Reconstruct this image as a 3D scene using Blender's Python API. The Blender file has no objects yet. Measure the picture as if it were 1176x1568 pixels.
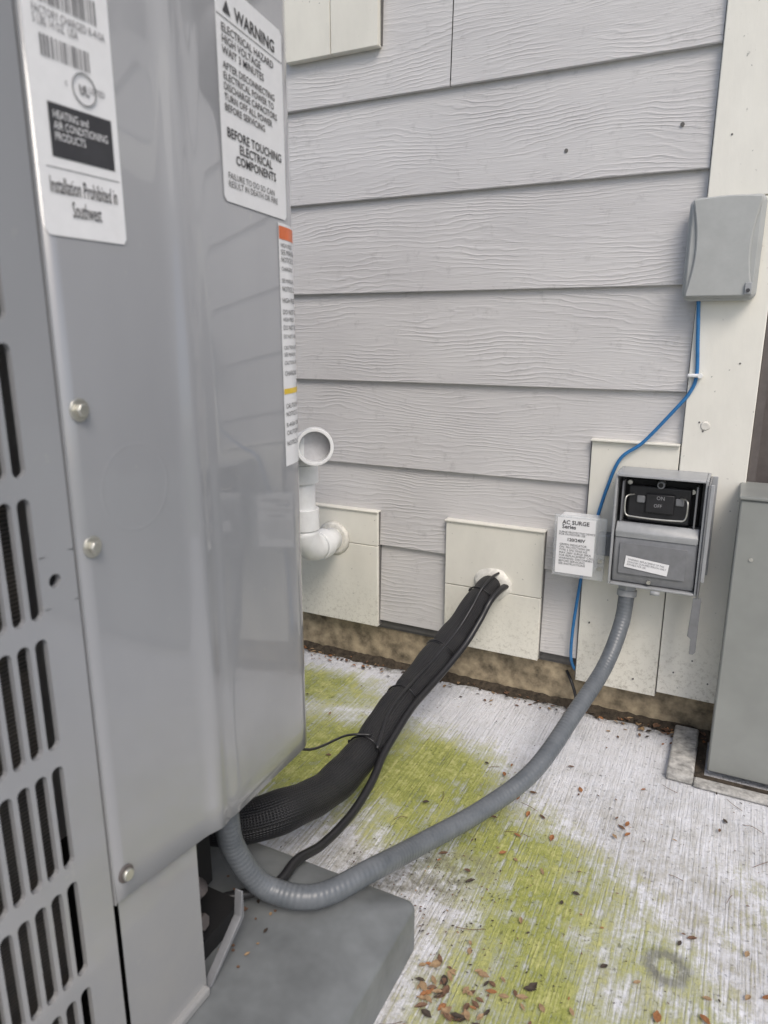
import bpy, math, random
from mathutils import Vector, Matrix, noise
random.seed(7)
S=bpy.context.scene
COL=S.collection
# ---------------------------------------------------------------- materials
def newmat(name):
    m=bpy.data.materials.new(name);m.use_nodes=True
    nt=m.node_tree;b=nt.nodes['Principled BSDF']
    return m,nt,b
def N(nt,t,**k):
    n=nt.nodes.new(t)
    for a,v in k.items(): setattr(n,a,v)
    return n
def L(nt,a,b): nt.links.new(a,b)
def pos(nt,scale=(1,1,1),rot=(0,0,0),loc=(0,0,0)):
    g=N(nt,'ShaderNodeNewGeometry');mp=N(nt,'ShaderNodeMapping')
    mp.inputs['Scale'].default_value=scale;mp.inputs['Rotation'].default_value=rot;mp.inputs['Location'].default_value=loc
    L(nt,g.outputs['Position'],mp.inputs['Vector']);return mp.outputs[0]
def noiseN(nt,vec,scale,detail=3,rough=.6,dist=0):
    n=N(nt,'ShaderNodeTexNoise');n.inputs['Scale'].default_value=scale;n.inputs['Detail'].default_value=detail
    n.inputs['Roughness'].default_value=rough;n.inputs['Distortion'].default_value=dist
    if vec: L(nt,vec,n.inputs['Vector'])
    return n.outputs['Fac']
def ramp(nt,fac,stops):
    r=N(nt,'ShaderNodeValToRGB');e=r.color_ramp.elements
    while len(e)<len(stops): e.new(.5)
    for i,(p,c) in enumerate(stops):
        e[i].position=p;e[i].color=(c,c,c,1) if isinstance(c,(int,float)) else (*c,1)
    L(nt,fac,r.inputs[0]);return r.outputs[0]
def mix(nt,f,a,b,mode='MIX'):
    n=N(nt,'ShaderNodeMix');n.data_type='RGBA';n.blend_type=mode
    for s,v in ((n.inputs[0],f),(n.inputs[6],a),(n.inputs[7],b)):
        if isinstance(v,(int,float)): s.default_value=v
        elif isinstance(v,tuple): s.default_value=(*v,1)
        else: L(nt,v,s)
    return n.outputs[2]
def M(nt,op,a,b=None,c=None,clamp=False):
    n=N(nt,'ShaderNodeMath');n.operation=op;n.use_clamp=clamp
    for i,v in enumerate((a,b,c)):
        if v is None: continue
        if isinstance(v,(int,float)): n.inputs[i].default_value=v
        else: L(nt,v,n.inputs[i])
    return n.outputs[0]
def bump(nt,b,h,strength=.5,dist=.002,normal=None):
    n=N(nt,'ShaderNodeBump');n.inputs['Strength'].default_value=strength;n.inputs['Distance'].default_value=dist
    L(nt,h,n.inputs['Height'])
    if normal: L(nt,normal,n.inputs['Normal'])
    if b: L(nt,n.outputs[0],b.inputs['Normal'])
    return n.outputs[0]
def simple(name,col,rough=.5,metal=0,var=.12,vs=60,bmp=.15,coat=0,spec=.5):
    m,nt,b=newmat(name)
    f=noiseN(nt,pos(nt),vs,3,.65)
    lo=tuple(c*(1-var) for c in col);hi=tuple(min(1,c*(1+var)) for c in col)
    L(nt,ramp(nt,f,[(.3,lo),(.7,hi)]),b.inputs['Base Color'])
    b.inputs['Roughness'].default_value=rough;b.inputs['Metallic'].default_value=metal
    b.inputs['Specular IOR Level'].default_value=spec
    b.inputs['Coat Weight'].default_value=coat
    if bmp: bump(nt,b,noiseN(nt,pos(nt),vs*5,1),bmp,.001)
    return m

def siding_mat():
    m,nt,b=newmat('siding_paint')
    g=N(nt,'ShaderNodeNewGeometry');sp=N(nt,'ShaderNodeSeparateXYZ');L(nt,g.outputs['Position'],sp.inputs[0])
    k=M(nt,'FLOOR',M(nt,'DIVIDE',M(nt,'SUBTRACT',sp.outputs[2],.116),.178))
    off=M(nt,'MULTIPLY',k,7.31)
    x=M(nt,'ADD',sp.outputs[0],off)
    cb=N(nt,'ShaderNodeCombineXYZ');L(nt,x,cb.inputs[0]);L(nt,sp.outputs[2],cb.inputs[2]);L(nt,k,cb.inputs[1])
    def mapped(sc):
        mp=N(nt,'ShaderNodeMapping');mp.inputs['Scale'].default_value=sc;L(nt,cb.outputs[0],mp.inputs[0]);return mp.outputs[0]
    w=noiseN(nt,mapped((2.4,1,9)),1.0,1,.5)
    w2=noiseN(nt,mapped((16,1,50)),1.0,2,.6)
    ph=M(nt,'ADD',M(nt,'MULTIPLY',sp.outputs[2],700),M(nt,'ADD',M(nt,'MULTIPLY',w,72),M(nt,'MULTIPLY',w2,11)))
    s=M(nt,'SINE',ph)
    s=M(nt,'POWER',M(nt,'MULTIPLY_ADD',s,.5,.5),3)
    amp=ramp(nt,noiseN(nt,mapped((5,1,14)),1,2,.6),[(.40,.05),(.68,1.0)])
    fine=noiseN(nt,mapped((24,1,480)),1,2,.6)
    h=M(nt,'ADD',M(nt,'MULTIPLY',s,amp),M(nt,'MULTIPLY',fine,.9))
    bump(nt,b,h,.58,.0015)
    tone=ramp(nt,noiseN(nt,pos(nt,(1.5,1,4)),2.2,3,.6),[(.3,(.55,.537,.535)),(.7,(.63,.617,.61))])
    dirt=ramp(nt,noiseN(nt,pos(nt),38,4,.75),[(.27,.84),(.42,1.0)])
    c=mix(nt,1,tone,dirt,'MULTIPLY')
    L(nt,c,b.inputs['Base Color'])
    b.inputs['Roughness'].default_value=.45
    return m
def white_mat(name='white_trim_paint',base=(.80,.78,.70)):
    m,nt,b=newmat(name)
    f=noiseN(nt,pos(nt,(1,1,.5)),9,4,.65)
    c=ramp(nt,f,[(.25,tuple(v*.88 for v in base)),(.6,base)])
    sp=ramp(nt,noiseN(nt,pos(nt),130,2,.5),[(.22,.55),(.28,1)])
    c=mix(nt,1,c,sp,'MULTIPLY')
    g=N(nt,'ShaderNodeNewGeometry');s=N(nt,'ShaderNodeSeparateXYZ');L(nt,g.outputs['Position'],s.inputs[0])
    mr=N(nt,'ShaderNodeMapRange');L(nt,s.outputs[2],mr.inputs[0]);mr.inputs[1].default_value=.06;mr.inputs[2].default_value=.24;mr.inputs[3].default_value=.75;mr.inputs[4].default_value=0
    d=M(nt,'MULTIPLY',mr.outputs[0],ramp(nt,noiseN(nt,pos(nt),110,5,.82),[(.50,0),(.68,1)]))
    c=mix(nt,d,c,(.26,.23,.17))
    L(nt,c,b.inputs['Base Color']);b.inputs['Roughness'].default_value=.5
    bump(nt,b,noiseN(nt,pos(nt,(1,1,.25)),260,2,.6),.22,.001)
    return m
def concrete_mat():
    m,nt,b=newmat('broomed_concrete')
    g=N(nt,'ShaderNodeNewGeometry');s=N(nt,'ShaderNodeSeparateXYZ');L(nt,g.outputs['Position'],s.inputs[0])
    P=g.outputs['Position'];X,Y=s.outputs[0],s.outputs[1]
    wn=noiseN(nt,P,6,4,.7);wn2=noiseN(nt,pos(nt,loc=(3,7,0)),30,5,.78)
    st=noiseN(nt,pos(nt,(260,9,1),rot=(0,0,.10)),1,3,.65)
    base=ramp(nt,wn,[(.3,(.64,.65,.68)),(.6,(.82,.83,.87))])
    mr=N(nt,'ShaderNodeMapRange');L(nt,M(nt,'ADD',Y,M(nt,'MULTIPLY',wn,.25)),mr.inputs[0]);mr.inputs[1].default_value=-.32;mr.inputs[2].default_value=-.05;mr.inputs[3].default_value=1;mr.inputs[4].default_value=.28
    wa=M(nt,'ADD',M(nt,'MULTIPLY',wn2,.55),M(nt,'MULTIPLY',st,.45))
    worn=ramp(nt,wa,[(.42,0),(.58,1)])
    base=mix(nt,M(nt,'MULTIPLY',M(nt,'MULTIPLY',worn,mr.outputs[0]),.80),base,(.38,.36,.295))
    def ell(cx,cy,rx,ry,ang=0,st=1):
        dx=M(nt,'SUBTRACT',X,cx);dy=M(nt,'SUBTRACT',Y,cy)
        ca,sa=math.cos(ang),math.sin(ang)
        u=M(nt,'DIVIDE',M(nt,'ADD',M(nt,'MULTIPLY',dx,ca),M(nt,'MULTIPLY',dy,sa)),rx)
        v=M(nt,'DIVIDE',M(nt,'SUBTRACT',M(nt,'MULTIPLY',dy,ca),M(nt,'MULTIPLY',dx,sa)),ry)
        r=M(nt,'SQRT',M(nt,'ADD',M(nt,'MULTIPLY',u,u),M(nt,'MULTIPLY',v,v)))
        return M(nt,'MULTIPLY',M(nt,'SUBTRACT',1.6,r,clamp=True),st)
    es=[(-.80,-.16,.20,.085,.1,.95),(-.62,-.38,.22,.15,.1,1.05),(-.42,-.34,.16,.12,-.5,1.08),(-.33,-.44,.14,.09,.3,.98),
        (-.20,-.50,.15,.11,0,.95),(-.165,-.70,.095,.19,0,.98),(-.04,-.62,.11,.12,.3,.68),(.10,-.47,.10,.13,0,.38)]
    A=None
    for e in es:
        v=ell(*e);A=v if A is None else M(nt,'MAXIMUM',A,v)
    A=M(nt,'ADD',A,M(nt,'MULTIPLY',M(nt,'SUBTRACT',wn,.5),1.3))
    A=M(nt,'ADD',A,M(nt,'MULTIPLY',M(nt,'SUBTRACT',wn2,.5),1.3))
    A=M(nt,'ADD',A,M(nt,'MULTIPLY',M(nt,'SUBTRACT',st,.5),1.1))
    mask=ramp(nt,A,[(.36,0),(1.0,1)])
    alg=ramp(nt,M(nt,'ADD',M(nt,'MULTIPLY',wn2,.65),M(nt,'MULTIPLY',st,.35)),[(.36,(.15,.18,.022)),(.5,(.31,.335,.055)),(.62,(.54,.54,.21))])
    c=mix(nt,M(nt,'MULTIPLY',mask,.94),base,alg)
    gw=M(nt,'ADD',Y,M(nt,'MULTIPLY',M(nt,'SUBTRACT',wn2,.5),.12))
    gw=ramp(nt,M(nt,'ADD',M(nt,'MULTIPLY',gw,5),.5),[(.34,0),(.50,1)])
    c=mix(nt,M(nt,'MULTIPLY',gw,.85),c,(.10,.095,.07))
    gp=M(nt,'ADD',ell(-.35,-.57,.14,.07,.6,.9),M(nt,'MULTIPLY',M(nt,'SUBTRACT',wn2,.58),2.6))
    c=mix(nt,M(nt,'MULTIPLY',ramp(nt,gp,[(.45,0),(1,1)]),.8),c,(.20,.195,.17))
    gs=ramp(nt,noiseN(nt,pos(nt),150,2,.6),[(.27,.4),(.38,1)])
    c=mix(nt,.85,c,gs,'MULTIPLY')
    rr=M(nt,'SQRT',M(nt,'ADD',M(nt,'POWER',M(nt,'SUBTRACT',X,-.007),2),M(nt,'POWER',M(nt,'SUBTRACT',Y,-.577),2)))
    rr=M(nt,'ADD',rr,M(nt,'MULTIPLY',M(nt,'SUBTRACT',wn2,.5),.03))
    ringm=ramp(nt,M(nt,'MULTIPLY',rr,20),[(.16,0),(.34,1),(.48,1),(.66,0)])
    c=mix(nt,M(nt,'MULTIPLY',M(nt,'MULTIPLY',ringm,1.4),wn2),c,(.20,.20,.19))
    L(nt,c,b.inputs['Base Color']);b.inputs['Roughness'].default_value=.85
    n1=bump(nt,None,st,1.0,.0035)
    bump(nt,b,noiseN(nt,pos(nt),120,3,.75),.7,.003,n1)
    return m
def unit_mat():
    m,nt,b=newmat('gray_enamel')
    f=noiseN(nt,pos(nt,(1,1,.35)),7,3,.65)
    c=ramp(nt,f,[(.3,(.285,.293,.31)),(.7,(.315,.323,.34))])
    g=N(nt,'ShaderNodeNewGeometry');s=N(nt,'ShaderNodeSeparateXYZ');L(nt,g.outputs['Position'],s.inputs[0])
    Y,Z=s.outputs[1],s.outputs[2]
    spots=noiseN(nt,pos(nt),55,3,.7)
    c=mix(nt,ramp(nt,spots,[(.68,0),(.78,.3)]),c,(.44,.43,.40))
    mr=N(nt,'ShaderNodeMapRange');L(nt,Z,mr.inputs[0]);mr.inputs[1].default_value=.10;mr.inputs[2].default_value=.5;mr.inputs[3].default_value=.7;mr.inputs[4].default_value=0
    c=mix(nt,M(nt,'MULTIPLY',mr.outputs[0],noiseN(nt,pos(nt),14,4,.7)),c,(.42,.40,.36))
    L(nt,c,b.inputs['Base Color'])
    L(nt,ramp(nt,noiseN(nt,pos(nt,(1,1,.3)),11,3,.7),[(.35,.28),(.7,.40)]),b.inputs['Roughness'])
    b.inputs['Coat Weight'].default_value=.9;b.inputs['Coat Roughness'].default_value=.04;b.inputs['Coat IOR'].default_value=1.5
    dy=M(nt,'SUBTRACT',Y,-.945);dz=M(nt,'SUBTRACT',Z,.628)
    r=M(nt,'SQRT',M(nt,'ADD',M(nt,'MULTIPLY',dy,dy),M(nt,'MULTIPLY',dz,dz)))
    ring=M(nt,'SUBTRACT',1,M(nt,'MULTIPLY',M(nt,'ABSOLUTE',M(nt,'SUBTRACT',r,.035)),400),clamp=True)
    n1=bump(nt,None,ring,.15,.001)
    bump(nt,b,noiseN(nt,pos(nt,(1,1,.4)),9,1,.4),.08,.02,n1)
    n3=bump(nt,None,noiseN(nt,pos(nt,(1,1,.25)),6,1,.4),.07,.02)
    n4=bump(nt,None,ring,.12,.001,n3)
    L(nt,n4,b.inputs['Coat Normal'])
    return m
MAT={}
MAT['siding']=siding_mat();MAT['white']=white_mat();MAT['conc']=concrete_mat();MAT['unit']=unit_mat()
MAT['white2']=white_mat('corner_board_paint',(.84,.82,.745))
MAT['found']=simple('stained_foundation',(.30,.245,.165),.9,var=.65,vs=30,bmp=.6)
MAT['dark']=simple('black_interior',(.012,.012,.013),.7)
MAT['blackplastic']=simple('black_plastic',(.020,.020,.022),.35)
MAT['pad']=simple('pad_composite',(.175,.187,.192),.5,var=.2,vs=16,bmp=.3)
MAT['pvc']=simple('white_pvc',(.84,.85,.85),.3,var=.04)
MAT['conduit']=simple('gray_conduit_pvc',(.17,.18,.20),.42,var=.12,vs=50)
MAT['pvcin']=simple('pvc_inside',(.5,.5,.52),.4)
MAT['box']=simple('gray_box_paint',(.36,.37,.38),.35,var=.08)
MAT['boxd']=simple('dark_gray_moulding',(.20,.205,.215),.35,var=.1)
MAT['nid']=simple('beige_gray_plastic',(.42,.43,.42),.40,var=.06,vs=30)
MAT['cab']=simple('cabinet_gray',(.27,.28,.265),.45,var=.08,vs=12)
MAT['blue']=simple('blue_cable_jacket',(.03,.17,.40),.4)
MAT['label']=simple('label_white',(.84,.84,.85),.3,var=.03,bmp=0)
MAT['ink']=simple('label_ink',(.05,.05,.055),.5,bmp=0)
MAT['inkg']=simple('label_ink_gray',(.2,.2,.21),.5,bmp=0)
MAT['dimtext']=simple('moulded_marking',(.35,.35,.36),.5,bmp=0)
MAT['orange']=simple('label_orange',(.75,.16,.04),.4,bmp=0)
MAT['yellow']=simple('label_yellow',(.8,.55,.03),.4,bmp=0)
MAT['screw']=simple('zinc_screw',(.60,.59,.54),.35,metal=.85)
MAT['bronze']=simple('bronze_door_paint',(.12,.105,.10),.5)
MAT['caulk']=simple('sealant',(.72,.70,.64),.6,var=.2)
MAT['soil']=simple('soil_debris',(.055,.043,.03),.95,var=.6,vs=90,bmp=.9)
MAT['grass']=simple('grass_ground',(.07,.10,.035),.95,var=.4,vs=12,bmp=.9)
MAT['joint']=simple('plank_joint_caulk',(.13,.125,.12),.8)
MAT['stone']=simple('curb_concrete',(.42,.41,.385),.9,var=.45,vs=70,bmp=.6)
def coil():
    m,nt,b=newmat('coil_fins')
    w=N(nt,'ShaderNodeTexWave');w.bands_direction='Z';w.inputs['Scale'].default_value=95;w.inputs['Distortion'].default_value=.6
    L(nt,pos(nt),w.inputs[0])
    c=ramp(nt,w.outputs['Fac'],[(.3,(.012,.011,.010)),(.8,(.085,.078,.070))])
    c=mix(nt,ramp(nt,noiseN(nt,pos(nt),25,4,.7),[(.4,0),(.8,.8)]),c,(.10,.085,.065))
    L(nt,c,b.inputs['Base Color']);b.inputs['Roughness'].default_value=.6;bump(nt,b,w.outputs['Fac'],.8,.003)
    return m
MAT['coil']=coil()
def braid():
    m,nt,b=newmat('black_braided_sleeve')
    uv=N(nt,'ShaderNodeUVMap');s=N(nt,'ShaderNodeSeparateXYZ');L(nt,uv.outputs[0],s.inputs[0])
    a=M(nt,'SINE',M(nt,'MULTIPLY',s.outputs[0],2*math.pi*48))
    c=M(nt,'SINE',M(nt,'MULTIPLY',s.outputs[1],2*math.pi*280))
    h=M(nt,'MULTIPLY',a,M(nt,'MULTIPLY_ADD',c,.5,.5))
    cc=ramp(nt,M(nt,'MULTIPLY_ADD',h,.5,.5),[(.30,(.005,.005,.006)),(.95,(.030,.030,.034))])
    d=noiseN(nt,pos(nt),20,4,.7)
    cc=mix(nt,ramp(nt,d,[(.5,0),(.8,.25)]),cc,(.07,.065,.06))
    L(nt,cc,b.inputs['Base Color'])
    b.inputs['Roughness'].default_value=.45;bump(nt,b,h,.6,.002)
    return m
MAT['braid']=braid()
def ribbed():
    m,nt,b=newmat('gray_conduit_pvc_ribbed')
    uv=N(nt,'ShaderNodeUVMap');s=N(nt,'ShaderNodeSeparateXYZ');L(nt,uv.outputs[0],s.inputs[0])
    h=M(nt,'SINE',M(nt,'MULTIPLY',M(nt,'ADD',s.outputs[1],M(nt,'MULTIPLY',s.outputs[0],.007)),2*math.pi*150))
    f=noiseN(nt,pos(nt),35,4,.7)
    L(nt,ramp(nt,f,[(.3,(.105,.118,.132)),(.7,(.155,.168,.182))]),b.inputs['Base Color'])
    b.inputs['Roughness'].default_value=.36;bump(nt,b,h,.14,.0012)
    return m
MAT['rib']=ribbed()
m,nt,b=newmat('clear_plastic');b.inputs['Alpha'].default_value=.28
b.inputs['Base Color'].default_value=(.75,.78,.8,1);b.inputs['Roughness'].default_value=.12;MAT['clear']=m
leafm=[simple('dry_leaf_orange',(.32,.14,.055),.7,var=.35,vs=200),simple('dry_leaf_brown',(.16,.09,.055),.75,var=.4,vs=200),
       simple('dry_leaf_tan',(.34,.23,.13),.75,var=.3,vs=200),simple('dry_leaf_dark',(.06,.045,.034),.8,var=.3,vs=200)]
# ---------------------------------------------------------------- mesh helpers
def empty(name,loc=(0,0,0)):
    o=bpy.data.objects.new(name,None);o.location=loc;o.empty_display_size=.1;COL.objects.link(o);return o
def mesh(name,v,f,mat,parent=None,smooth=False,uv=None):
    me=bpy.data.meshes.new(name);me.from_pydata([tuple(p) for p in v],[],f);me.update()
    for m in (mat if isinstance(mat,list) else [mat]): me.materials.append(m)
    if smooth:
        for p in me.polygons: p.use_smooth=True
    if uv:
        l=me.uv_layers.new(name='UVMap')
        for lp in me.loops: l.data[lp.index].uv=uv[lp.vertex_index]
    o=bpy.data.objects.new(name,me);COL.objects.link(o)
    if parent: o.parent=parent
    return o
def bev(o,w,seg=2):
    b=o.modifiers.new('b','BEVEL');b.width=w;b.segments=seg;b.limit_method='ANGLE';b.angle_limit=math.radians(40);b.harden_normals=False
    for p in o.data.polygons: p.use_smooth=True
    try: o.data.set_sharp_from_angle(angle=math.radians(50))
    except Exception: pass
    return o
def box(name,x0,x1,y0,y1,z0,z1,mat,parent=None,b=0,seg=2):
    v=[(x,y,z) for x in (x0,x1) for y in (y0,y1) for z in (z0,z1)]
    f=[(0,1,3,2),(4,6,7,5),(0,4,5,1),(2,3,7,6),(0,2,6,4),(1,5,7,3)]
    o=mesh(name,v,f,mat,parent)
    if b: bev(o,b,seg)
    return o
def prism(name,poly,axis,a,b,mat,parent=None,bv=0,smooth=False):
    """extrude a 2D polygon along axis (0/1/2) from a to b"""
    def P(u,w,t):
        r=[u,w];r.insert(axis,t);return tuple(r)
    n=len(poly)
    v=[P(u,w,a) for u,w in poly]+[P(u,w,b) for u,w in poly]
    f=[tuple(range(n))[::-1],tuple(range(n,2*n))]+[(i,(i+1)%n,n+(i+1)%n,n+i) for i in range(n)]
    o=mesh(name,v,f,mat,parent)
    import bmesh
    bm=bmesh.new();bm.from_mesh(o.data);bmesh.ops.recalc_face_normals(bm,faces=bm.faces);bm.to_mesh(o.data);bm.free()
    if bv: bev(o,bv)
    return o
def rrect(x0,x1,y0,y1,r,n=6):
    pts=[]
    for cx,cy,a in ((x1-r,y1-r,0),(x0+r,y1-r,90),(x0+r,y0+r,180),(x1-r,y0+r,270)):
        for i in range(n+1):
            t=math.radians(a+90*i/n);pts.append((cx+r*math.cos(t),cy+r*math.sin(t)))
    return pts
def catmull(P,n=14):
    P=[Vector(p) for p in P];P=[P[0]*2-P[1]]+P+[P[-1]*2-P[-2]];out=[]
    for i in range(1,len(P)-2):
        a,b,c,d=P[i-1:i+3]
        for k in range(n):
            t=k/n
            out.append(.5*((2*b)+(c-a)*t+(2*a-5*b+4*c-d)*t*t+(3*b-a-3*c+d)*t**3))
    out.append(P[-2]);return out
def sweep(name,P,r,mat,parent=None,seg=20,n=14,cap=True,raw=False):
    pts=[Vector(p) for p in P] if raw else catmull(P,n)
    T=[(pts[min(i+1,len(pts)-1)]-pts[max(i-1,0)]).normalized() for i in range(len(pts))]
    up=Vector((0,0,1)) if abs(T[0].z)<.9 else Vector((0,1,0))
    u=T[0].cross(up).normalized();v=[];uv=[];s=0
    for i,p in enumerate(pts):
        if i: s+=(p-pts[i-1]).length
        u=(u-T[i]*u.dot(T[i])).normalized();w=T[i].cross(u)
        rr=r(s) if callable(r) else r
        for k in range(seg):
            a=2*math.pi*k/seg;v.append(p+(u*math.cos(a)+w*math.sin(a))*rr);uv.append((k/seg if k<=seg/2 else 1-k/seg,s))
    f=[]
    for i in range(len(pts)-1):
        for k in range(seg):
            k2=(k+1)%seg;f.append((i*seg+k,i*seg+k2,(i+1)*seg+k2,(i+1)*seg+k))
    if cap: f.append(tuple(range(seg))[::-1]);f.append(tuple(range((len(pts)-1)*seg,len(pts)*seg)))
    return mesh(name,v,f,mat,parent,True,uv)
def cyl(name,a,b,r,mat,parent=None,seg=24,r2=None,bv=0):
    a,b=Vector(a),Vector(b);t=(b-a).normalized();up=Vector((0,0,1)) if abs(t.z)<.9 else Vector((1,0,0))
    u=t.cross(up).normalized();w=t.cross(u);r2=r if r2 is None else r2;v=[]
    for p,rr in ((a,r),(b,r2)):
        for k in range(seg): q=2*math.pi*k/seg;v.append(p+(u*math.cos(q)+w*math.sin(q))*rr)
    f=[tuple(range(seg)),tuple(range(seg,2*seg))[::-1]]+[(k,seg+k,seg+(k+1)%seg,(k+1)%seg) for k in range(seg)]
    o=mesh(name,v,f,mat,parent)
    if bv: bev(o,bv)
    else:
        for i,p in enumerate(o.data.polygons): p.use_smooth=i>1
    return o
def hollow(name,a,b,ro,ri,mat,parent,seg=36):
    a,b=Vector(a),Vector(b);t=(b-a).normalized();u=t.cross(Vector((0,0,1)) if abs(t.z)<.9 else Vector((1,0,0))).normalized();w=t.cross(u);v=[]
    for p,rr in ((a,ro),(b,ro),(b,ri),(a,ri)):
        for k in range(seg): q=2*math.pi*k/seg;v.append(p+(u*math.cos(q)+w*math.sin(q))*rr)
    f=[]
    for j in range(4):
        for k in range(seg): f.append((j*seg+k,((j+1)%4)*seg+k,((j+1)%4)*seg+(k+1)%seg,j*seg+(k+1)%seg))
    o=mesh(name,v,f,mat,parent);bev(o,.001);return o
def text(name,body,size,mapf,mat,parent,align='LEFT',sx=1,space=1,bold=0):
    c=bpy.data.curves.new(name,'FONT');c.body=body;c.size=size;c.align_x=align;c.space_line=space;c.resolution_u=2;c.offset=bold
    t=bpy.data.objects.new(name,c);COL.objects.link(t);bpy.context.view_layer.update()
    me=bpy.data.meshes.new_from_object(t.evaluated_get(bpy.context.evaluated_depsgraph_get()))
    bpy.data.objects.remove(t);me.name=name
    for v in me.vertices: v.co=Vector(mapf(v.co.x*sx,v.co.y))
    me.materials.clear();me.materials.append(mat)
    o=bpy.data.objects.new(name,me);COL.objects.link(o);o.parent=parent;return o
# ================================================================= HOUSE WALL
house=empty('house')
EX=.178;Z0=.116
WX0,WX1=-4.0,-.088
v=[];f=[]
for k in range(0,17):
    z=Z0+k*EX;i=len(v)
    segs=[(WX0,-2.6),(-2.597,WX1)]
    if k==6: segs=[(WX0,-.5382),(-.5362,WX1)]
    for a,b_ in segs:
        i=len(v);n=24
        for j in range(n+1):
            x=a+(b_-a)*j/n;w=.0012*noise.noise(Vector((x*2.3,k*5.1,0)))
            v+=[(x,-.0085,z+.0005+w),(x,-.0172,z+w),(x,-.0182,z+.0012+w),(x,-.0082,z+EX+.012)]
        for j in range(n):
            q=i+4*j
            f+=[(q,q+4,q+5,q+1),(q+1,q+5,q+6,q+2),(q+2,q+6,q+7,q+3)]
o=mesh('siding',v,f,MAT['siding'],house)
box('wall_core',WX0,.02,.0,.16,.09,3.1,MAT['joint'],house)
box('siding_starter',WX0,-.088,-.0065,-.0005,.098,.12,MAT['joint'],house)
box('foundation',WX0,1.4,.004,.3,-.05,.0895,MAT['found'],house)
box('corner_board_lower',-.0865,.021,-.0255,.0-.0005,.083,.957,MAT['white2'],house,.0015)
box('corner_board_upper',-.0865,.021,-.0255,.0-.0005,.9585,3.1,MAT['white2'],house,.0015)
def mount(x0,x1,z0,z1,nm,split=None,vsplit=None,yf=-.027):
    if split:
        box(nm+'_lower',x0,x1,yf,-.0005,z0,split-.0007,MAT['white'],house,.0012)
        box(nm+'_upper',x0,x1,yf,-.0005,split+.0007,z1,MAT['white'],house,.0012)
    elif vsplit:
        box(nm+'_a',x0,vsplit-.0007,yf,-.0005,z0,z1,MAT['white'],house,.0012)
        box(nm+'_b',vsplit+.0007,x1,yf,-.0005,z0,z1,MAT['white'],house,.0012)
    else: box(nm,x0,x1,yf,-.0005,z0,z1,MAT['white'],house,.0012)
    box(nm+'_gap_caulk',x0-.0022,x1+.0022,-.0185,-.0008,z0+.004,z1+.0018,MAT['joint'],house)
mount(-.887,-.684,.102,.368,'drain_mount_block',split=.292)
mount(-.523,-.317,.098,.370,'lineset_mount_block',split=.233)
mount(-.2395,-.0885,.072,.556,'disconnect_mount_block',yf=-.0235)
mount(-.885,-.679,1.268,1.75,'vent_mount_block',vsplit=-.781,yf=-.03)
for x0,x1,z in ((-.889,-.682,.3685),(-.525,-.315,.3705),(-.2415,-.0885,.5565)):
    box('drip_cap',x0,x1,-.031,-.0006,z,z+.0035,MAT['white'],house,.0008)
for x,z in ((-.06,1.05),(.0,1.02),(-.065,.90),(-.01,.70),(-.055,.585),(-.062,.60),(-.049,.592),(-.06,.33),(-.03,.16),(-.06,.13),(.0,.12),(-.2,.5),(-.22,.2),(-.13,.1)):
    cyl('nail_head',(x,-.0262,z),(x,-.0235,z),.0016,MAT['joint'],house,10)
for x,z in ((-.32,1.055),(-.135,1.075)):
    cyl('siding_knot',(x,-.0172,z),(x,-.010,z),.0034,MAT['joint'],house,7)
cyl('caulk_blob',(-.052,-.0275,.594),(-.052,-.025,.594),.006,MAT['caulk'],house,9,r2=.009)
box('door_jamb',.0215,.035,-.012,.1,.0,2.3,MAT['bronze'],house,.001)
box('metal_door_panel',.0355,1.3,.03,.08,.0,2.3,MAT['bronze'],house)
box('wall_above_door',.0215,1.3,-.005,.1,2.301,3.1,MAT['white2'],house)
# ================================================================= GROUND
g=[(-60,-60,-.03),(60,-60,-.03),(60,60,-.03),(-60,60,-.03)]
mesh('ground',g,[(0,1,2,3)],MAT['grass'])
v=[];f=[];nx,ny=120,90
for j in range(ny+1):
    for i in range(nx+1):
        x=-3.5+5.0*i/nx;y=-3.2+3.2*j/ny
        v.append((x,y,.0022*noise.noise(Vector((x*3,y*3,1)))-.001))
for j in range(ny):
    for i in range(nx): q=j*(nx+1)+i;f.append((q,q+1,q+nx+2,q+nx+1))
mesh('concrete_slab',v,f,MAT['conc'],None,True)
v=[];f=[];n=300
for i in range(n+1):
    x=-2.4+2.46*i/n;w=.010+.030*max(0,noise.noise(Vector((x*9,2,0)))+.2)+.008*noise.noise(Vector((x*50,0,0)))
    h=.005+.010*abs(noise.noise(Vector((x*14,9,0))))+.004*noise.noise(Vector((x*70,5,0)))
    v+=[(x,.005,h+.006),(x,-w*.45,h*.7),(x,-w,-.002)]
for i in range(n):
    q=3*i;f+=[(q,q+1,q+4,q+3),(q+1,q+2,q+5,q+4)]
mesh('soil_strip',v,f,MAT['soil'],None,True)
cb=empty('concrete_curb')
box('curb_block',-.047,-.004,-.178,-.006,.0,.016,MAT['stone'],cb,.004)
box('curb_side_gap',-.0035,.012,-.15,-.006,.0015,.004,MAT['soil'],cb)
box('curb_front',-.003,1.3,-.182,-.156,.0,.007,MAT['stone'],cb,.003)
box('curb_crack',.0,1.3,-.1558,-.142,.0015,.0045,MAT['soil'],cb)
# ================================================================= CABINET at right
cab=empty('utility_cabinet')
box('cabinet_body',.015,.9,-.14,-.0135,.012,.4955,MAT['cab'],cab,.003)
box('cabinet_top',.0125,.905,-.1435,-.013,.496,.502,MAT['cab'],cab,.002)
cyl('cabinet_rivet',(.04,-.1415,.40),(.04,-.139,.40),.003,MAT['screw'],cab,10)
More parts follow.
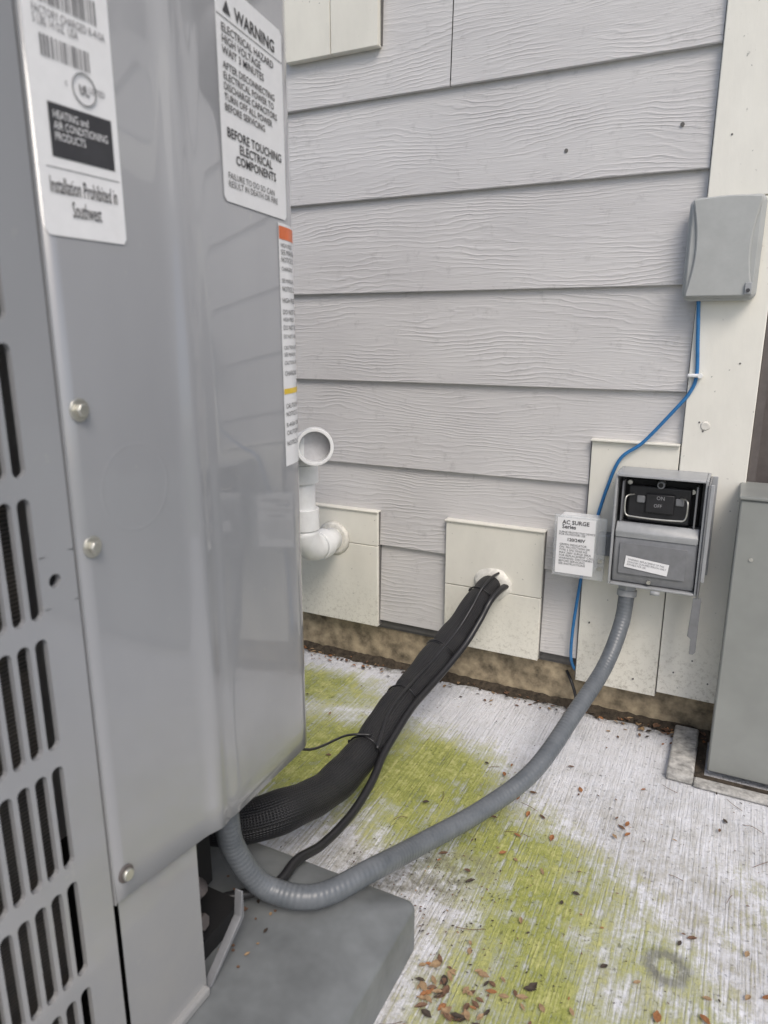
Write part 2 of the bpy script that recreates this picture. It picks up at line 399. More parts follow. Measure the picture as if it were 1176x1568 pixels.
# ================================================================= NETWORK BOX
nb=empty('telephone_box')
def ybox(name,poly,y0,y1,mat,par,bv): return prism(name,poly,1,y0,y1,mat,par,bv)
ybox('back_shell',rrect(-.109,.001,.800,.958,.012),-.046,-.026,MAT['nid'],nb,.004)
P=[];zz0,zz1=.806,.953
for i in range(13):
    t=i/12;P.append((-.004-.010*math.sin(math.pi*t),zz0+(zz1-zz0)*t))
for i in range(9):
    t=i/8;P.append((-.008-.092*t,zz1+.001+.003*math.sin(math.pi*t)))
for i in range(13):
    t=i/12;P.append((-.104+.010*math.sin(math.pi*t),zz1-(zz1-zz0)*t))
ybox('cover',rrect(-.105,-.003,.804,.955,.010),-.053,-.0463,MAT['nid'],nb,.003)
ybox('cover_panel',P,-.058,-.0533,MAT['nid'],nb,.0035)
box('latch',-.016,-.006,-.063,-.0585,.808,.826,MAT['box'],nb,.001)
cyl('latch_screw',(-.011,-.0645,.814),(-.011,-.063,.814),.003,MAT['ink'],nb,12)
bc=empty('blue_cable')
sweep('cable_jacket',[(-.083,-.034,.803),(-.078,-.032,.74),(-.074,-.030,.68),(-.082,-.030,.650),(-.105,-.031,.617),(-.150,-.031,.560),(-.186,-.031,.528),(-.206,-.029,.47),(-.222,-.028,.40),(-.236,-.027,.33),(-.243,-.027,.27),(-.249,-.03,.19),(-.250,-.03,.13),(-.246,-.02,.10),(-.235,-.004,.078)],.0031,MAT['blue'],bc,10)
box('cable_clip',-.088,-.066,-.0365,-.0262,.676,.682,MAT['pvc'],bc,.002)
cyl('cable_clip_nail',(-.068,-.040,.679),(-.068,-.0262,.679),.004,MAT['pvc'],bc,12)
sweep('low_cable',[(-.262,.004,.075),(-.248,-.012,.06),(-.238,-.016,.035),(-.236,-.012,.01)],.0032,MAT['blackplastic'],bc,8)
# ================================================================= DISCONNECT
dc=empty('electrical_disconnect_box')
x0,x1,z0,z1=-.181,-.034,.3125,.514
box('back_plate',x0,x1,-.030,-.0262,z0,z1,MAT['box'],dc)
box('side_left',x0,x0+.004,-.104,-.0302,z0,z1,MAT['box'],dc,.001)
box('side_right',x1-.004,x1,-.104,-.0302,z0,z1,MAT['box'],dc,.001)
box('top',x0+.0042,x1-.0042,-.107,-.0302,z1-.004,z1,MAT['box'],dc,.001)
box('bottom',x0+.0042,x1-.0042,-.104,-.0302,z0,z0+.004,MAT['box'],dc,.001)
box('interior',x0+.0045,x1-.0045,-.045,-.0302,z0+.0045,z1-.0045,MAT['boxd'],dc)
box('pullout_surround',x0+.012,x1-.010,-.066,-.0452,.425,.502,MAT['dark'],dc,.003)
box('pullout_base',x0+.020,x1-.024,-.080,-.0662,.428,.492,MAT['blackplastic'],dc,.003)
box('pullout_center',x0+.05,x1-.050,-.086,-.0802,.446,.480,MAT['blackplastic'],dc,.002)
for xx in (x0+.042,x1-.042):
    box('terminal_lug',xx-.007,xx+.007,-.084,-.0802,.462,.475,MAT['boxd'],dc,.002)
for xx in (x0+.012,x1-.016):
    box('barrier_rib',xx-.0015,xx+.0015,-.092,-.0665,.428,.500,MAT['boxd'],dc,.0006)
cyl('top_bolt',(-.108,-.09,.497),(-.108,-.0665,.497),.0065,MAT['boxd'],dc,16,bv=.001)
cyl('top_bolt_hole',(-.108,-.0905,.497),(-.108,-.0901,.497),.004,MAT['dark'],dc,16)
cyl('side_screw',(-.160,-.075,.495),(-.160,-.0455,.495),.004,MAT['screw'],dc,12)
cyl('side_screw',(-.057,-.075,.487),(-.057,-.0455,.487),.004,MAT['screw'],dc,12)
sweep('bail_handle',[(-.150,-.082,.476),(-.159,-.092,.4755),(-.1625,-.097,.470),(-.1625,-.099,.452),(-.159,-.1,.4425),(-.148,-.1005,.4405),(-.111,-.101,.4395),(-.076,-.1005,.4405),(-.066,-.1,.4425),(-.0625,-.099,.452),(-.0625,-.097,.470),(-.066,-.092,.4755),(-.075,-.082,.476)],.0015,MAT['screw'],dc,8,8)
text('on_marking','ON',.0095,lambda u,w:(-.1135+u,-.0868,.4705+w),MAT['dimtext'],dc,sx=.9)
text('off_marking','OFF',.0085,lambda u,w:(-.117+u,-.0868,.457+w),MAT['dimtext'],dc,sx=.9)
prism('shield',[(-.0455,.424),(-.082,.424),(-.098,.400),(-.100,.330),(-.096,.3175),(-.0455,.3175)],0,x0+.0055,x1-.0055,MAT['boxd'],dc,.003)
prism('shield_lip',[(-.0835,.4245),(-.090,.428),(-.1015,.412),(-.0995,.400)],0,x0+.006,x1-.006,MAT['box'],dc,.002)
prism('shield_window',[(-.1003,.392),(-.1015,.392),(-.103,.336),(-.1018,.336)],0,x0+.016,-.055,MAT['boxd'],dc,.0005)
tilt=math.radians(-6)
def boxlab(u,w,y=-.1042):
    c,s=math.cos(tilt),math.sin(tilt);return (-.155+u*c-w*s,y,.349+u*s+w*c)
mesh('shield_label',[boxlab(*p) for p in ((0,0),(.072,0),(.072,.021),(0,.021))],[(0,1,2,3)],MAT['label'],dc)
text('shield_label_text','WARNING: REPLACEMENT OF THIS\nDEVICE BY QUALIFIED PERSON ONLY\nSUITABLE FOR USE',.0048,lambda u,w:boxlab(u+.004,w+.014,-.1046),MAT['inkg'],dc,sx=.8)
cyl('shield_screw',(-.112,-.104,.325),(-.112,-.0995,.325),.0035,MAT['screw'],dc,12)
prism('cover_hinge_strip',[(-.108,.508),(-.108,.312),(-.100,.30),(-.100,.212),(-.092,.206),(-.082,.206),(-.078,.214),(-.078,.30),(-.034,.33),(-.034,.45),(-.028,.46),(-.028,.509)],0,x1+.0005,x1+.0035,MAT['boxd'],dc,.0008)
prism('cover_flange',[(-.0275,.509),(-.0275,.33),(-.031,.33),(-.031,.509)],0,x1+.0005,x1+.012,MAT['box'],dc,.0008)
box('cover_stiffener',x1+.0037,x1+.010,-.108,-.102,.34,.508,MAT['box'],dc,.001)
prism('cover_tail',[(x1-.004,.311),(x1+.009,.311),(x1+.009,.212),(x1+.005,.207),(x1-.001,.207),(x1-.001,.235),(x1-.007,.240)],1,-.1060,-.1040,MAT['boxd'],dc,.0006)
cyl('padlock_eye',(-.152+.045,-.11,.310),(-.152+.06,-.108,.309),.004,MAT['box'],dc,12)
cyl('conduit_hub',(-.150,-.068,.3121),(-.150,-.068,.296),.017,MAT['box'],dc,6,bv=.001)
cyl('conduit_nut',(-.150,-.068,.2955),(-.150,-.070,.283),.0175,MAT['box'],dc,24,bv=.002)
# ================================================================= SURGE PROTECTOR
sp=empty('surge_protector')
box('body',-.281,-.212,-.070,-.030,.316,.419,MAT['pvc'],sp,.003)
box('clear_cover',-.287,-.193,-.080,-.0702,.306,.424,MAT['clear'],sp,.002)
box('side_nipple',-.2115,-.1815,-.062,-.034,.35,.39,MAT['conduit'],sp,.003)
mesh('label',[(-.281,-.0808,.313),(-.212,-.0808,.313),(-.212,-.0808,.420),(-.281,-.0808,.420)],[(0,1,2,3)],MAT['label'],sp)
def sm(ox,oz): return lambda u,w:(ox+u,-.0813,oz+w)
text('label_title','AC SURGE\nSeries',.0105,sm(-.272,.408),MAT['ink'],sp,space=.8,bold=.0002)
text('label_sub','SURGE PROTECTIVE DEVICE\nFOR OUTDOOR USE',.0052,sm(-.277,.391),MAT['ink'],sp,space=.85)
text('label_model','120/240V',.0085,sm(-.262,.376),MAT['ink'],sp,bold=.0002)
text('label_body','GREEN INDICATOR\nON: PROTECTION OK\nTYPE 2 SPD 50/60 HZ\nMAX 240V SURGE 20KA\nFOR REPLACEMENT CALL\nWARNING: DISCONNECT\nBEFORE SERVICING\nSEE INSTRUCTIONS',.0056,sm(-.275,.367),MAT['ink'],sp,space=.95)
for zz in (.331,.345): cyl('screw_boss',(-.2,-.083,zz),(-.2,-.0803,zz),.004,MAT['screw'],sp,12)
# ================================================================= CONDUIT
cd=empty('electrical_conduit')
sweep('conduit_tube',[(-.150,-.070,.285),(-.153,-.088,.232),(-.168,-.145,.170),(-.194,-.25,.129),(-.227,-.38,.087),(-.276,-.48,.066),(-.326,-.595,.072),(-.349,-.695,.099),(-.389,-.765,.100),(-.445,-.79,.112),(-.466,-.815,.175),(-.462,-.83,.24),(-.47,-.84,.34)],.0140,MAT['rib'],cd,24,16)
# ================================================================= LINE SET
ls=empty('refrigerant_line_set')
LP=[(-.418,-.022,.250),(-.430,-.07,.232),(-.452,-.13,.182),(-.484,-.25,.123),(-.490,-.35,.104),(-.491,-.45,.085),(-.487,-.57,.092),(-.497,-.67,.118),(-.535,-.725,.122),(-.60,-.76,.125)]
ties=[.045,.19,.325,.47]
def lr(s):
    r=.0280+.0010*math.sin(s*37)+.0006*math.sin(s*91)
    r=r*min(1,.78+s*1.5)
    for t in ties: r-=.0034*math.exp(-((s-t)/.010)**2)
    return r
sweep('insulated_sleeve',LP,lr,MAT['braid'],ls,32,40)
cen=catmull(LP,40);acc=0;k=0
for i in range(1,len(cen)-1):
    acc+=(cen[i]-cen[i-1]).length
    if k<len(ties) and acc>=ties[k]:
        t=(cen[i+1]-cen[i-1]).normalized();u=t.cross(Vector((0,0,1))).normalized();w=u.cross(t)
        rr=lr(acc)+.0012
        for ph in ((0,.004) if k in (1,) else (0,)):
            ring=[cen[i]+t*(ph+.0022*math.sin(a*2*math.pi/28))+(u*(1+.22*max(0,math.cos(a*2*math.pi/28-.3))**3)*math.cos(a*2*math.pi/28)+w*math.sin(a*2*math.pi/28))*rr for a in range(29)]
            sweep('zip_tie',ring,.0018,MAT['blackplastic'],ls,6,raw=True)
        h=cen[i]+u*rr*1.2+w*.004
        o=box('zip_tie_head',-.004,.004,-.003,.003,-.004,.004,MAT['blackplastic'],ls,.001);o.location=h;o.rotation_euler=(.5,.4,k)
        sweep('zip_tie_tail',[h,h+Vector((.004,-.01,-.008)),h+Vector((.010,-.016,-.016))],.0012,MAT['blackplastic'],ls,6,4)
        k+=1
        if k==4: tiep=Vector(cen[i])
cc=[]
for i in range(0,len(cen)-1,22):
    if i>40*5: break
    t=(cen[i+1]-cen[i]).normalized();u=t.cross(Vector((0,0,1))).normalized();w=u.cross(t)
    if u.x<0:u=-u
    cc.append(cen[i]+u*.031+w*(.006*math.sin(i*.05)))
sweep('control_cable',cc+[(-.452,-.50,.070),(-.449,-.57,.060),(-.450,-.65,.066),(-.452,-.71,.085),(-.452,-.76,.087),(-.49,-.81,.092)],.0066,MAT['blackplastic'],ls,12,12)
dd=[p+Vector((-.016,-.004,.026)) for p in cc[:-1]]
sweep('thermostat_wire',dd+[tiep+Vector((.03,-.02,.02))],.0028,MAT['blackplastic'],ls,8,12)
sweep('long_tie_tail',[tiep+Vector((.01,0,.028)),tiep+Vector((-.02,-.03,.035)),(-.50,-.60,.17),(-.50,-.68,.235),(-.50,-.70,.28)],.002,MAT['blackplastic'],ls,6,8)
v=[];f=[];n=24
for j,(r,y) in enumerate(((.040,-.0272),(.037,-.031),(.031,-.037),(.020,-.036))):
    for i in range(n):
        a=2*math.pi*i/n;q=r*(1+.22*noise.noise(Vector((math.cos(a)*2.5,math.sin(a)*2.5,j*.4))));v.append((-.418+q*math.cos(a),y,.248+q*.85*math.sin(a)))
for j in range(3):
    for i in range(n): f.append((j*n+i,j*n+(i+1)%n,(j+1)*n+(i+1)%n,(j+1)*n+i))
mesh('wall_sealant',v,f,MAT['caulk'],ls,True)
# ================================================================= PVC DRAIN
pv=empty('pvc_drain_pipe')
px,py=-.794,-.150
arc=[(px,py,.50),(px,py,.40),(px,py,.375)]
R=.052
for i in range(1,10):
    a=math.pi/2*i/9;arc.append((px,py+R-R*math.cos(a),.350-R*math.sin(a)))
arc+=[(px,-.06,.298),(px,-.028,.298)]
sweep('pipe_body',arc,.0255,MAT['pvc'],pv,32,raw=True)
elb=[]
for i in range(0,10):
    a=math.pi/2*i/9;elb.append((px,py+R-R*math.cos(a),.350-R*math.sin(a)))
sweep('elbow',elb,.0300,MAT['pvc'],pv,32,raw=True)
hollow('elbow_hub_top',(px,py,.350),(px,py,.395),.0325,.0257,MAT['pvc'],pv)
hollow('elbow_hub_wall',(px,py+R,.298),(px,py+R+.03,.298),.0325,.0257,MAT['pvc'],pv)
hollow('upper_hub',(px,py,.450),(px,py,.488),.0325,.0257,MAT['pvc'],pv)
sweep('upper_elbow',[(px,py,.488),(px,py,.506),(px+.008,py-.006,.523),(px+.026,py-.014,.529),(px+.045,py-.024,.530)],.031,MAT['pvc'],pv,32,10)
d=Vector((.50,-.78,.06)).normalized();st=Vector((px+.040,py-.014,.532))
hollow('open_hub',st,st+d*.050,.0365,.0300,MAT['pvc'],pv)
cyl('open_hub_bottom',st+d*.018,st+d*.022,.0298,MAT['pvcin'],pv,32)
cyl('wall_caulk',(px,-.034,.298),(px,-.0272,.298),.034,MAT['caulk'],pv,15,r2=.041)
# ================================================================= CONDENSER
ac=empty('air_conditioner_condenser')
FX=-.433;TOP=1.13
BEND=math.radians(9);SA=-.68;CR=.08
def theta(s):
    if s<-.852: return 0
    if s<-.836: t=(s+.852)/.016;return BEND*t*t*(3-2*t)
    if s<SA: return BEND
    return min(math.pi/2,BEND+(s-SA)/CR)
TAB=[];px_,py_=FX,-1.2;ds=.0005;s_=-1.2
while s_<-.35:
    TAB.append((px_,py_));th=theta(s_+ds/2);px_-=math.sin(th)*ds;py_+=math.cos(th)*ds;s_+=ds
SEND=SA+CR*(math.pi/2-BEND)
def prof(s):
    q=(s+1.2)/ds;i=max(0,min(len(TAB)-2,int(q)));t=q-i
    x=TAB[i][0]*(1-t)+TAB[i+1][0]*t;y=TAB[i][1]*(1-t)+TAB[i+1][1]*t
    th=theta(s);W=.012;b=.0040*math.exp(-((s+.874)/W)**2);db=b*(-2*(s+.874)/W**2)
    n=Vector((math.cos(th),math.sin(th)-db,0)).normalized()
    return Vector((x+b,y,0)),n
BY=prof(SEND)[0].y
def fs(s,z,off=0):
    p,n=prof(s);return (p.x+n.x*off,p.y+n.y*off,z)
def zb(s):
    if s<-.84: return .252+(-.84-s)*.129
    return .252-(s+.84)*.16
ss=[];s_=-1.0075
while s_<SEND+.12:
    ss.append(s_);s_+=.0035 if (-.91<s_<-.83 or s_>SA-.01) and s_<SEND+.01 else .012
v=[];f=[]
for s in ss:
    b0=zb(min(s,-.62))
    v+=[fs(s,b0,-.012),fs(s,b0,-.0005),fs(s,b0+.0012,.0008),fs(s,b0+.03),fs(s,.6),fs(s,TOP)]
n=6
for i in range(len(ss)-1):
    for j in range(n-1): q=i*n+j;f.append((q,q+n,q+n+1,q+1))
corner=mesh('corner_panel',v,f,MAT['unit'],ac,True)
e=corner.modifiers.new('s','SOLIDIFY');e.thickness=.0012;e.offset=-1
box('panel_left_fold',FX-.010,FX-.0005,-1.0088,-1.0076,.272,TOP,MAT['unit'],ac)
G1=-1.042;PW=.0145;PZ=.1045;SW=.0105;SH=.091
FXG=FX-.0015
box('seam_shadow_gap',FXG-.012,FXG-.008,-1.012,-1.004,.08,TOP,MAT['dark'],ac)
def plate_with_hole(name,y0,y1,z0,z1,cy,cz,r,mat):
    n=24;v=[];f=[]
    out=[]
    for i in range(n):
        a=2*math.pi*i/n+math.pi/n;c,s_=math.cos(a),math.sin(a);k=min((y1-y0)/2/abs(c),.02/abs(s_));out.append(((y0+y1)/2+c*k,cz+s_*k))
    for (oy,oz),i in zip(out,range(n)):
        a=2*math.pi*i/n+math.pi/n;v+=[(FXG,oy,oz),(FXG,cy+r*math.cos(a),cz+r*math.sin(a)),(FXG-.006,cy+r*math.cos(a),cz+r*math.sin(a))]
    for i in range(n): q=3*i;p=3*((i+1)%n);f+=[(q,p,p+1,q+1),(q+1,p+1,p+2,q+2)]
    mesh(name,v,f,mat,ac)
cz=.574;o1=G1+.0025
plate_with_hole('strip_hole',o1,-1.0105,0,0,-1.029,cz,.0052,MAT['unit'])
box('strip_upper',FXG-.003,FXG,o1,-1.0105,cz+.02,TOP,MAT['unit'],ac)
box('strip_lower',FXG-.003,FXG,o1,-1.0105,.085,cz-.02,MAT['unit'],ac)
mesh('hole_dark',[(FXG-.007,-1.04,cz-.012),(FXG-.007,-1.015,cz-.012),(FXG-.007,-1.015,cz+.012),(FXG-.007,-1.04,cz+.012)],[(0,1,2,3)],MAT['dark'],ac)
v=[];f=[]
rr=SW/2;nn=5
rows=[.8485-PZ*i for i in range(-2,7)]
def grille(v,f,axis_fn,ncol):
    for zt in rows:
        for c in range(ncol):
            y1=G1+.0025-c*PW;y0=y1-PW;cy=(y0+y1)/2
            z1=zt+.0068;z0=z1-PZ;ztop=zt;zbot=zt-SH
            out=[];inn=[]
            for k in range(2):
                for i in range(nn+1):
                    a=math.pi*i/nn+(0 if k==0 else math.pi)
                    ccz=(ztop-rr) if k==0 else (zbot+rr)
                    oz=z1 if k==0 else z0
                    inn.append((cy+rr*math.cos(a),ccz+rr*.9*math.sin(a)))
                    out.append((cy+PW/2*max(-1,min(1,math.cos(a)*1.5)),oz if abs(math.sin(a))>.45 else ccz))
            b0=len(v);m_=len(inn)
            for (a1,b1),(a2,b2) in zip(out,inn): v+=[axis_fn(a1,b1,0),axis_fn(a2,b2,0),axis_fn(a2,b2,-.005)]
            for i in range(m_):
                q=b0+3*i;p=b0+3*((i+1)%m_);f+=[(q,p,p+1,q+1),(q+1,p+1,p+2,q+2)]
grille(v,f,lambda a,b,o:(FXG+o,a,b),26)
gr=mesh('coil_guard',v,f,MAT['unit'],ac)
yb=G1+.0025-26*PW
gz0=rows[-1]+.0068-PZ;gz1=rows[0]+.0068
box('guard_top_rail',FXG-.004,FXG,yb,o1,gz1,TOP,MAT['unit'],ac)
box('guard_bottom_rail',FXG-.004,FXG,yb,o1,.085,gz0,MAT['unit'],ac)
BX=-1.22
box('front_corner_post',FXG-.03,FXG,yb-.04,yb,.085,TOP,MAT['unit'],ac,.008)
box('coil',FX-.075,FX-.022,yb,-1.045,.10,TOP-.02,MAT['coil'],ac)
box('inner_cabinet',BX+.03,FX-.08,yb-.02,-.80,.30,TOP-.002,MAT['unit'],ac)
box('back_coil',BX+.03,FX-.16,-.7995,BY-.012,.12,TOP-.004,MAT['coil'],ac)
box('front_side_panel',BX,FX-.031,yb-.04,yb-.03,.085,TOP,MAT['unit'],ac)
box('far_side_panel',BX,BX+.01,yb-.0295,BY,.085,TOP,MAT['unit'],ac)
box('back_post',BX+.0105,BX+.06,BY-.011,BY,.085,TOP,MAT['unit'],ac)
prism('top_cap',rrect(BX-.006,FX+.006,yb-.046,BY+.006,.12),2,TOP+.001,TOP+.035,MAT['unit'],ac,.008)
cxx,cyy=(BX+FX)/2,(yb-.046+BY)/2
for r in (.08,.14,.20,.26,.31):
    ring=[(cxx+r*math.cos(a*math.pi/24),cyy+r*math.sin(a*math.pi/24),TOP+.048) for a in range(49)]
    sweep('fan_guard_ring',ring,.003,MAT['blackplastic'],ac,6,raw=True)
for a in range(8):
    t=a*math.pi/4;cyl('fan_guard_spoke',(cxx,cyy,TOP+.046),(cxx+.33*math.cos(t),cyy+.33*math.sin(t),TOP+.04),.003,MAT['blackplastic'],ac,6)
cyl('fan_hub',(cxx,cyy,TOP+.037),(cxx,cyy,TOP+.058),.07,MAT['blackplastic'],ac,24,bv=.004)
v=[(FX-.004,-1.0035,.088),(FX-.004,-.905,.078),(FX-.004,-.9045,.30),(FX-.004,-1.0035,.30)]
lp=mesh('lower_panel',v,[(0,1,2,3)],MAT['unit'],ac)
box('lower_panel_fold',FX-.022,FX-.0042,-.9058,-.9045,.078,.30,MAT['unit'],ac)
box('base_pan_lip',FX-.03,FX+.003,-1.43,-.9055,.0755,.0865,MAT['unit'],ac,.003)
box('base_pan',BX,FX-.0305,-1.43,-.81,.0765,.10,MAT['dark'],ac)
box('service_cavity',BX+.05,-.515,-1.40,-.80,.1005,.298,MAT['dark'],ac)
box('cavity_divider',-.5145,FX-.023,-.95,-.93,.10,.30,MAT['dark'],ac)
sweep('service_valve',[(-.50,-.90,.12),(-.49,-.87,.14),(-.475,-.865,.16)],.011,MAT['bronze'],ac,12,6)
cyl('valve_cap',(-.485,-.872,.115),(-.466,-.869,.12),.009,MAT['bronze'],ac,6,bv=.001)
cyl('valve_cap',(-.490,-.874,.165),(-.474,-.871,.168),.010,MAT['bronze'],ac,6,bv=.001)
prism('tie_down_bracket',[(-.900,.079),(-.846,.120),(-.842,.150),(-.840,.150),(-.840,.116),(-.897,.0765),(-.912,.0765),(-.912,.079)],0,FX-.012,FX-.002,MAT['boxd'],ac,.0006)
for y,z in ((-.994,.695),(-.995,.591)):
    cyl('screw_washer',(FX+.0002,y,z),(FX+.0018,y,z),.0085,MAT['screw'],ac,24,bv=.0004)
    cyl('screw_head',(FX+.0018,y,z),(FX+.0062,y,z),.0052,MAT['screw'],ac,6,bv=.0008)
cyl('screw_washer',(FX+.0002,-.996,.296),(FX+.0018,-.996,.296),.0080,MAT['bronze'],ac,24,bv=.0004)
cyl('screw_head',(FX+.0018,-.996,.296),(FX+.0055,-.996,.296),.0055,MAT['screw'],ac,12,bv=.0008)
def patch(name,s0,s1,z0,z1,mat,off,n=14,r=0):
    v=[];f=[]
    for i in range(n+1):
        s=s0+(s1-s0)*i/n
        d=0
        if r:
            e=min(s-s0,s1-s)
            if e<r: d=r-math.sqrt(max(0,r*r-(r-e)**2))
        v+=[fs(s,z0+d,off),fs(s,z1-d,off)]
    for i in range(n): q=2*i;f.append((q,q+2,q+3,q+1))
    return mesh(name,v,f,mat,ac,True)
def um(s,z,off=.0012): return lambda u,w:fs(s+u,z+w,off)
patch('rating_label',-1.006,-.934,.8145,1.06,MAT['label'],.0006,30,r=.004)
text('rating_text','MODEL XC14-036-230\nSERIAL 5818 L 04817\nPH 1  HZ 60  V 208/230\nCOMPRESSOR RLA 16.7\nFAN MOTOR FLA 1.1\nMIN CIRCUIT 22.0\nMAX FUSE 35 AMP',.0085,um(-1.001,1.035),MAT['inkg'],ac,sx=.62,space=.8)
def bars(z0,z1,s0,s1,seed):
    rnd=random.Random(seed);s=s0
    v=[];f=[]
    while s<s1:
        w=rnd.choice((.0006,.0011,.0017));i=len(v);e_=min(s+w,s1)
        v+=[fs(s,z0,.0011),fs(e_,z0,.0011),fs(e_,z1,.0011),fs(s,z1,.0011)];f.append((i,i+1,i+2,i+3));s+=w+rnd.choice((.0006,.001,.0015))
    mesh('barcode',v,f,MAT['inkg'],ac)
bars(.957,.972,-.995,-.945,3);bars(.925,.938,-.995,-.955,5)
text('rating_text_b','FACTORY CHARGED R-410A\n5 LBS 14 OZ  USA',.0075,um(-.999,.949),MAT['inkg'],ac,sx=.62,space=.8)
ring=[fs(-.962+.010*math.cos(a*math.pi/20),.913+.010*math.sin(a*math.pi/20),.0014) for a in range(41)]
sweep('listing_mark_ring',ring,.0005,MAT['inkg'],ac,4,raw=True)
text('listing_mark','UL',.009,um(-.9665,.9095),MAT['inkg'],ac,bold=.0002,sx=.8)
text('listing_text','c        us  LISTED',.006,um(-.978,.912),MAT['inkg'],ac,sx=.8)
patch('brand_panel',-.994,-.940,.865,.8985,MAT['ink'],.0010,4)
text('brand_panel_text','HEATING and\nAIR CONDITIONING\nPRODUCTS',.0075,um(-.991,.889,.0016),MAT['label'],ac,sx=.66,space=.9)
patch('rating_rule',-1.0,-.937,.8578,.8584,MAT['inkg'],.0010,1)
text('install_text','Installation Prohibited in\nSouthwest',.0150,um(-.9695,.842),MAT['ink'],ac,'CENTER',sx=.40,space=.95,bold=.0001)
s0,s1=-.806,-.675
patch('warning_label',s0,s1,.866,1.045,MAT['label'],.0006,30,r=.004)
patch('warning_rule',s0+.001,s1-.001,1.0155,1.0162,MAT['ink'],.0010,8)
sc=(s0+s1)/2
text('warning_title','WARNING',.0150,um(sc+.008,1.0200),MAT['ink'],ac,'CENTER',sx=1.1,bold=.0003)
mesh('warning_triangle',[fs(s0+.012,1.0205,.0012),fs(s0+.026,1.0205,.0012),fs(s0+.019,1.031,.0012)],[(0,1,2)],MAT['ink'],ac)
text('warning_text_a','ELECTRICAL HAZARD\nHIGH VOLTAGE\nWAIT 3 MINUTES',.0092,um(s0+.008,1.0045),MAT['ink'],ac,sx=1.12,space=.95,bold=.0001)
text('warning_text_b','AFTER DISCONNECTING\nELECTRICAL POWER TO\nDISCHARGE CAPACITORS\nTURN OFF ALL POWER\nBEFORE SERVICING',.0084,um(s0+.008,.9755),MAT['ink'],ac,sx=1.08,space=1.0,bold=.0001)
text('warning_text_d','BEFORE TOUCHING\nELECTRICAL\nCOMPONENTS',.0112,um(sc,.921),MAT['ink'],ac,'CENTER',sx=1.1,space=.92,bold=.0002)
text('warning_text_e','FAILURE TO DO SO CAN\nRESULT IN DEATH OR FIRE',.0078,um(s0+.008,.886),MAT['ink'],ac,sx=1.08,space=.9)
s0,s1=-.697,-.640
patch('info_strip',s0,s1,.602,.862,MAT['label'],.0006,16)
patch('info_strip_orange',s0+.001,s1,.846,.859,MAT['orange'],.0010,12)
patch('info_strip_yellow',s0+.001,s1,.683,.689,MAT['yellow'],.0010,12)
zz=.838
rnd=random.Random(2)
while zz>.615:
    if not(.675<zz<.695):
        text('info_text',rnd.choice(['SEE MANUAL','CAUTION: HOT','R-410A ONLY','DO NOT OPEN','CHARGING','NOTICE 22','HIGH PRESS']),rnd.choice((.006,.0075)),um(s0+.004,zz),MAT['ink'],ac,sx=1.0)
    zz-=rnd.choice((.0075,.009,.012))
# ---- equipment pad
pd=empty('equipment_pad')
def inset(d): return rrect(-1.36+d,-.292-d,-1.62+d,-.683-d,max(.005,.012),5)
lv=[(0,0.001),(0.0,.058),(.0015,.0625),(.006,.0655),(.040,.0745),(.052,.0755)]
v=[];f=[]
for d,z in lv:
    for p in inset(d): v.append((p[0],p[1],z))
n=len(inset(0))
for j in range(len(lv)-1):
    for i in range(n): f.append((j*n+i,j*n+(i+1)%n,(j+1)*n+(i+1)%n,(j+1)*n+i))
f.append(tuple(range((len(lv)-1)*n,len(lv)*n)))
pad=mesh('pad_slab',v,f,MAT['pad'],pd,True)
# ================================================================= LEAVES
v=[];f=[];mi=[]
def leaf(x,y,z,l,w,ang,mat,curl):
    c,s=math.cos(ang),math.sin(ang);i=len(v)
    tz=random.uniform(-.15,.15)
    P=[(-.5,0,0),(-.25,.42,.15),(.1,.5,.2),(.5,0,.05),(.1,-.5,.2),(-.25,-.42,.15),(-.1,0,0),(.25,0,0)]
    for a,b_,h in P:
        lx,ly=a*l,b_*w;v.append((x+lx*c-ly*s,y+lx*s+ly*c,z+.0012+abs(h)*curl*w+max(0,a*tz*l+.0)))
    for q in ((0,1,6),(1,2,7,6),(2,3,7),(0,6,5),(6,7,4,5),(7,3,4)): f.append(tuple(i+k for k in q));mi.append(mat)
def blocked(x,y): return (x<-.285 and y<-.675) or y>-.004 or (x>.01 and y>-.145)
R_=random.random
def sc_(n,fn,lmin,lmax,z=0,wts=(3,3,3,2)):
    for _ in range(n):
        x,y=fn()
        if blocked(x,y): continue
        l=random.uniform(lmin,lmax);leaf(x,y,z+R_()*.003,l,l*random.uniform(.32,.55),R_()*6.28,random.choices((0,1,2,3),wts)[0],random.uniform(.2,1.3))
sc_(90,lambda:(random.uniform(-.35,.5),random.uniform(-1.1,-.25)),.005,.012,0,(2,4,3,3))
sc_(42,lambda:(random.uniform(-.33,.25),random.uniform(-.85,-.25)),.011,.017,0,(4,3,3,1))
sc_(40,lambda:(random.uniform(-1.1,.1),random.uniform(-.65,-.03)),.005,.014,0,(2,3,3,3))
sc_(340,lambda:(random.uniform(-1.3,.03),-abs(random.gauss(.0,.028))-.006),.004,.015,0,(1,3,3,5))
sc_(75,lambda:(random.gauss(-.215,.045),random.gauss(-.735,.028)),.010,.018,0,(2,3,6,2))
sc_(500,lambda:(random.uniform(-.7,.5),random.uniform(-1.1,-.05)),.0018,.004,0,(0,3,2,4))
sc_(250,lambda:(random.gauss(-.30,.09),random.gauss(-.60,.05)),.0018,.005,0,(0,3,1,6))
sc_(70,lambda:(random.gauss(-.02,.06),random.gauss(-.02,.02)),.008,.020,.004,(1,3,3,4))
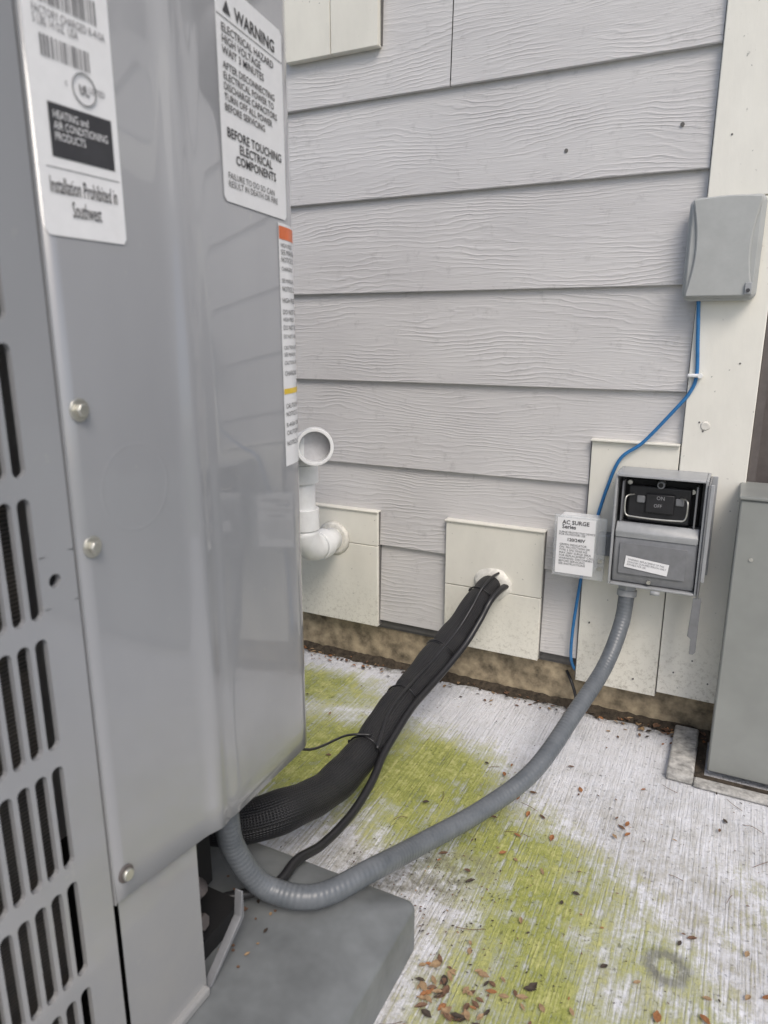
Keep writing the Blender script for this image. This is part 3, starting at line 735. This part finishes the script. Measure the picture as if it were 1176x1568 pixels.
for _ in range(40): leaf(random.uniform(-.52,-.42),random.uniform(-.87,-.76),.0765,random.uniform(.003,.010),.004,R_()*6,random.choice((1,3,2)),.6)
lo=mesh('fallen_leaves',v,f,leafm)
for p,m_ in zip(lo.data.polygons,mi): p.material_index=m_
tw=empty('twigs')
for _ in range(26):
    x,y=random.uniform(-.5,.25),random.uniform(-.8,-.2)
    if blocked(x,y): continue
    a=R_()*6.28;l=random.uniform(.015,.04);b_=random.uniform(-.6,.6)
    sweep('twig',[(x,y,.002),(x+l*.5*math.cos(a),y+l*.5*math.sin(a),.004),(x+l*math.cos(a+b_*.4),y+l*math.sin(a+b_*.4),.003)],.0004,leafm[1],tw,5,4)
# ================================================================= LIGHT
w=bpy.data.worlds.new('World');S.world=w;w.use_nodes=True
nt=w.node_tree;bg=nt.nodes['Background'];sk=nt.nodes.new('ShaderNodeTexSky');sk.sky_type='NISHITA';sk.sun_disc=False
el=math.radians(50);az=math.radians(140)
sk.sun_elevation=el;sk.sun_rotation=az;sk.air_density=1.0;sk.dust_density=3.0;sk.ozone_density=.8
nt.links.new(sk.outputs[0],bg.inputs[0]);bg.inputs[1].default_value=.15
sd=bpy.data.lights.new('sun','SUN');sd.energy=1.5;sd.angle=math.radians(24);sd.color=(1,.95,.88)
so=bpy.data.objects.new('sun',sd);COL.objects.link(so)
dirv=Vector((math.sin(az)*math.cos(el),math.cos(az)*math.cos(el),math.sin(el)))
so.rotation_euler=dirv.to_track_quat('Z','Y').to_euler();so.location=dirv*10
# ================================================================= CAMERA
cam=bpy.data.cameras.new('camera');cam.sensor_fit='VERTICAL';cam.sensor_height=24;cam.lens=24*1087/1568
cam.clip_start=.02;cam.clip_end=500
cam.dof.use_dof=True;cam.dof.focus_distance=1.35;cam.dof.aperture_fstop=4.6
co=bpy.data.objects.new('camera',cam);COL.objects.link(co)
co.location=(0,-1.36,.75);co.rotation_euler=(math.radians(90-14.2),0,math.radians(26.6))
S.camera=co
S.view_settings.view_transform='Standard';S.view_settings.look='None';S.view_settings.exposure=0
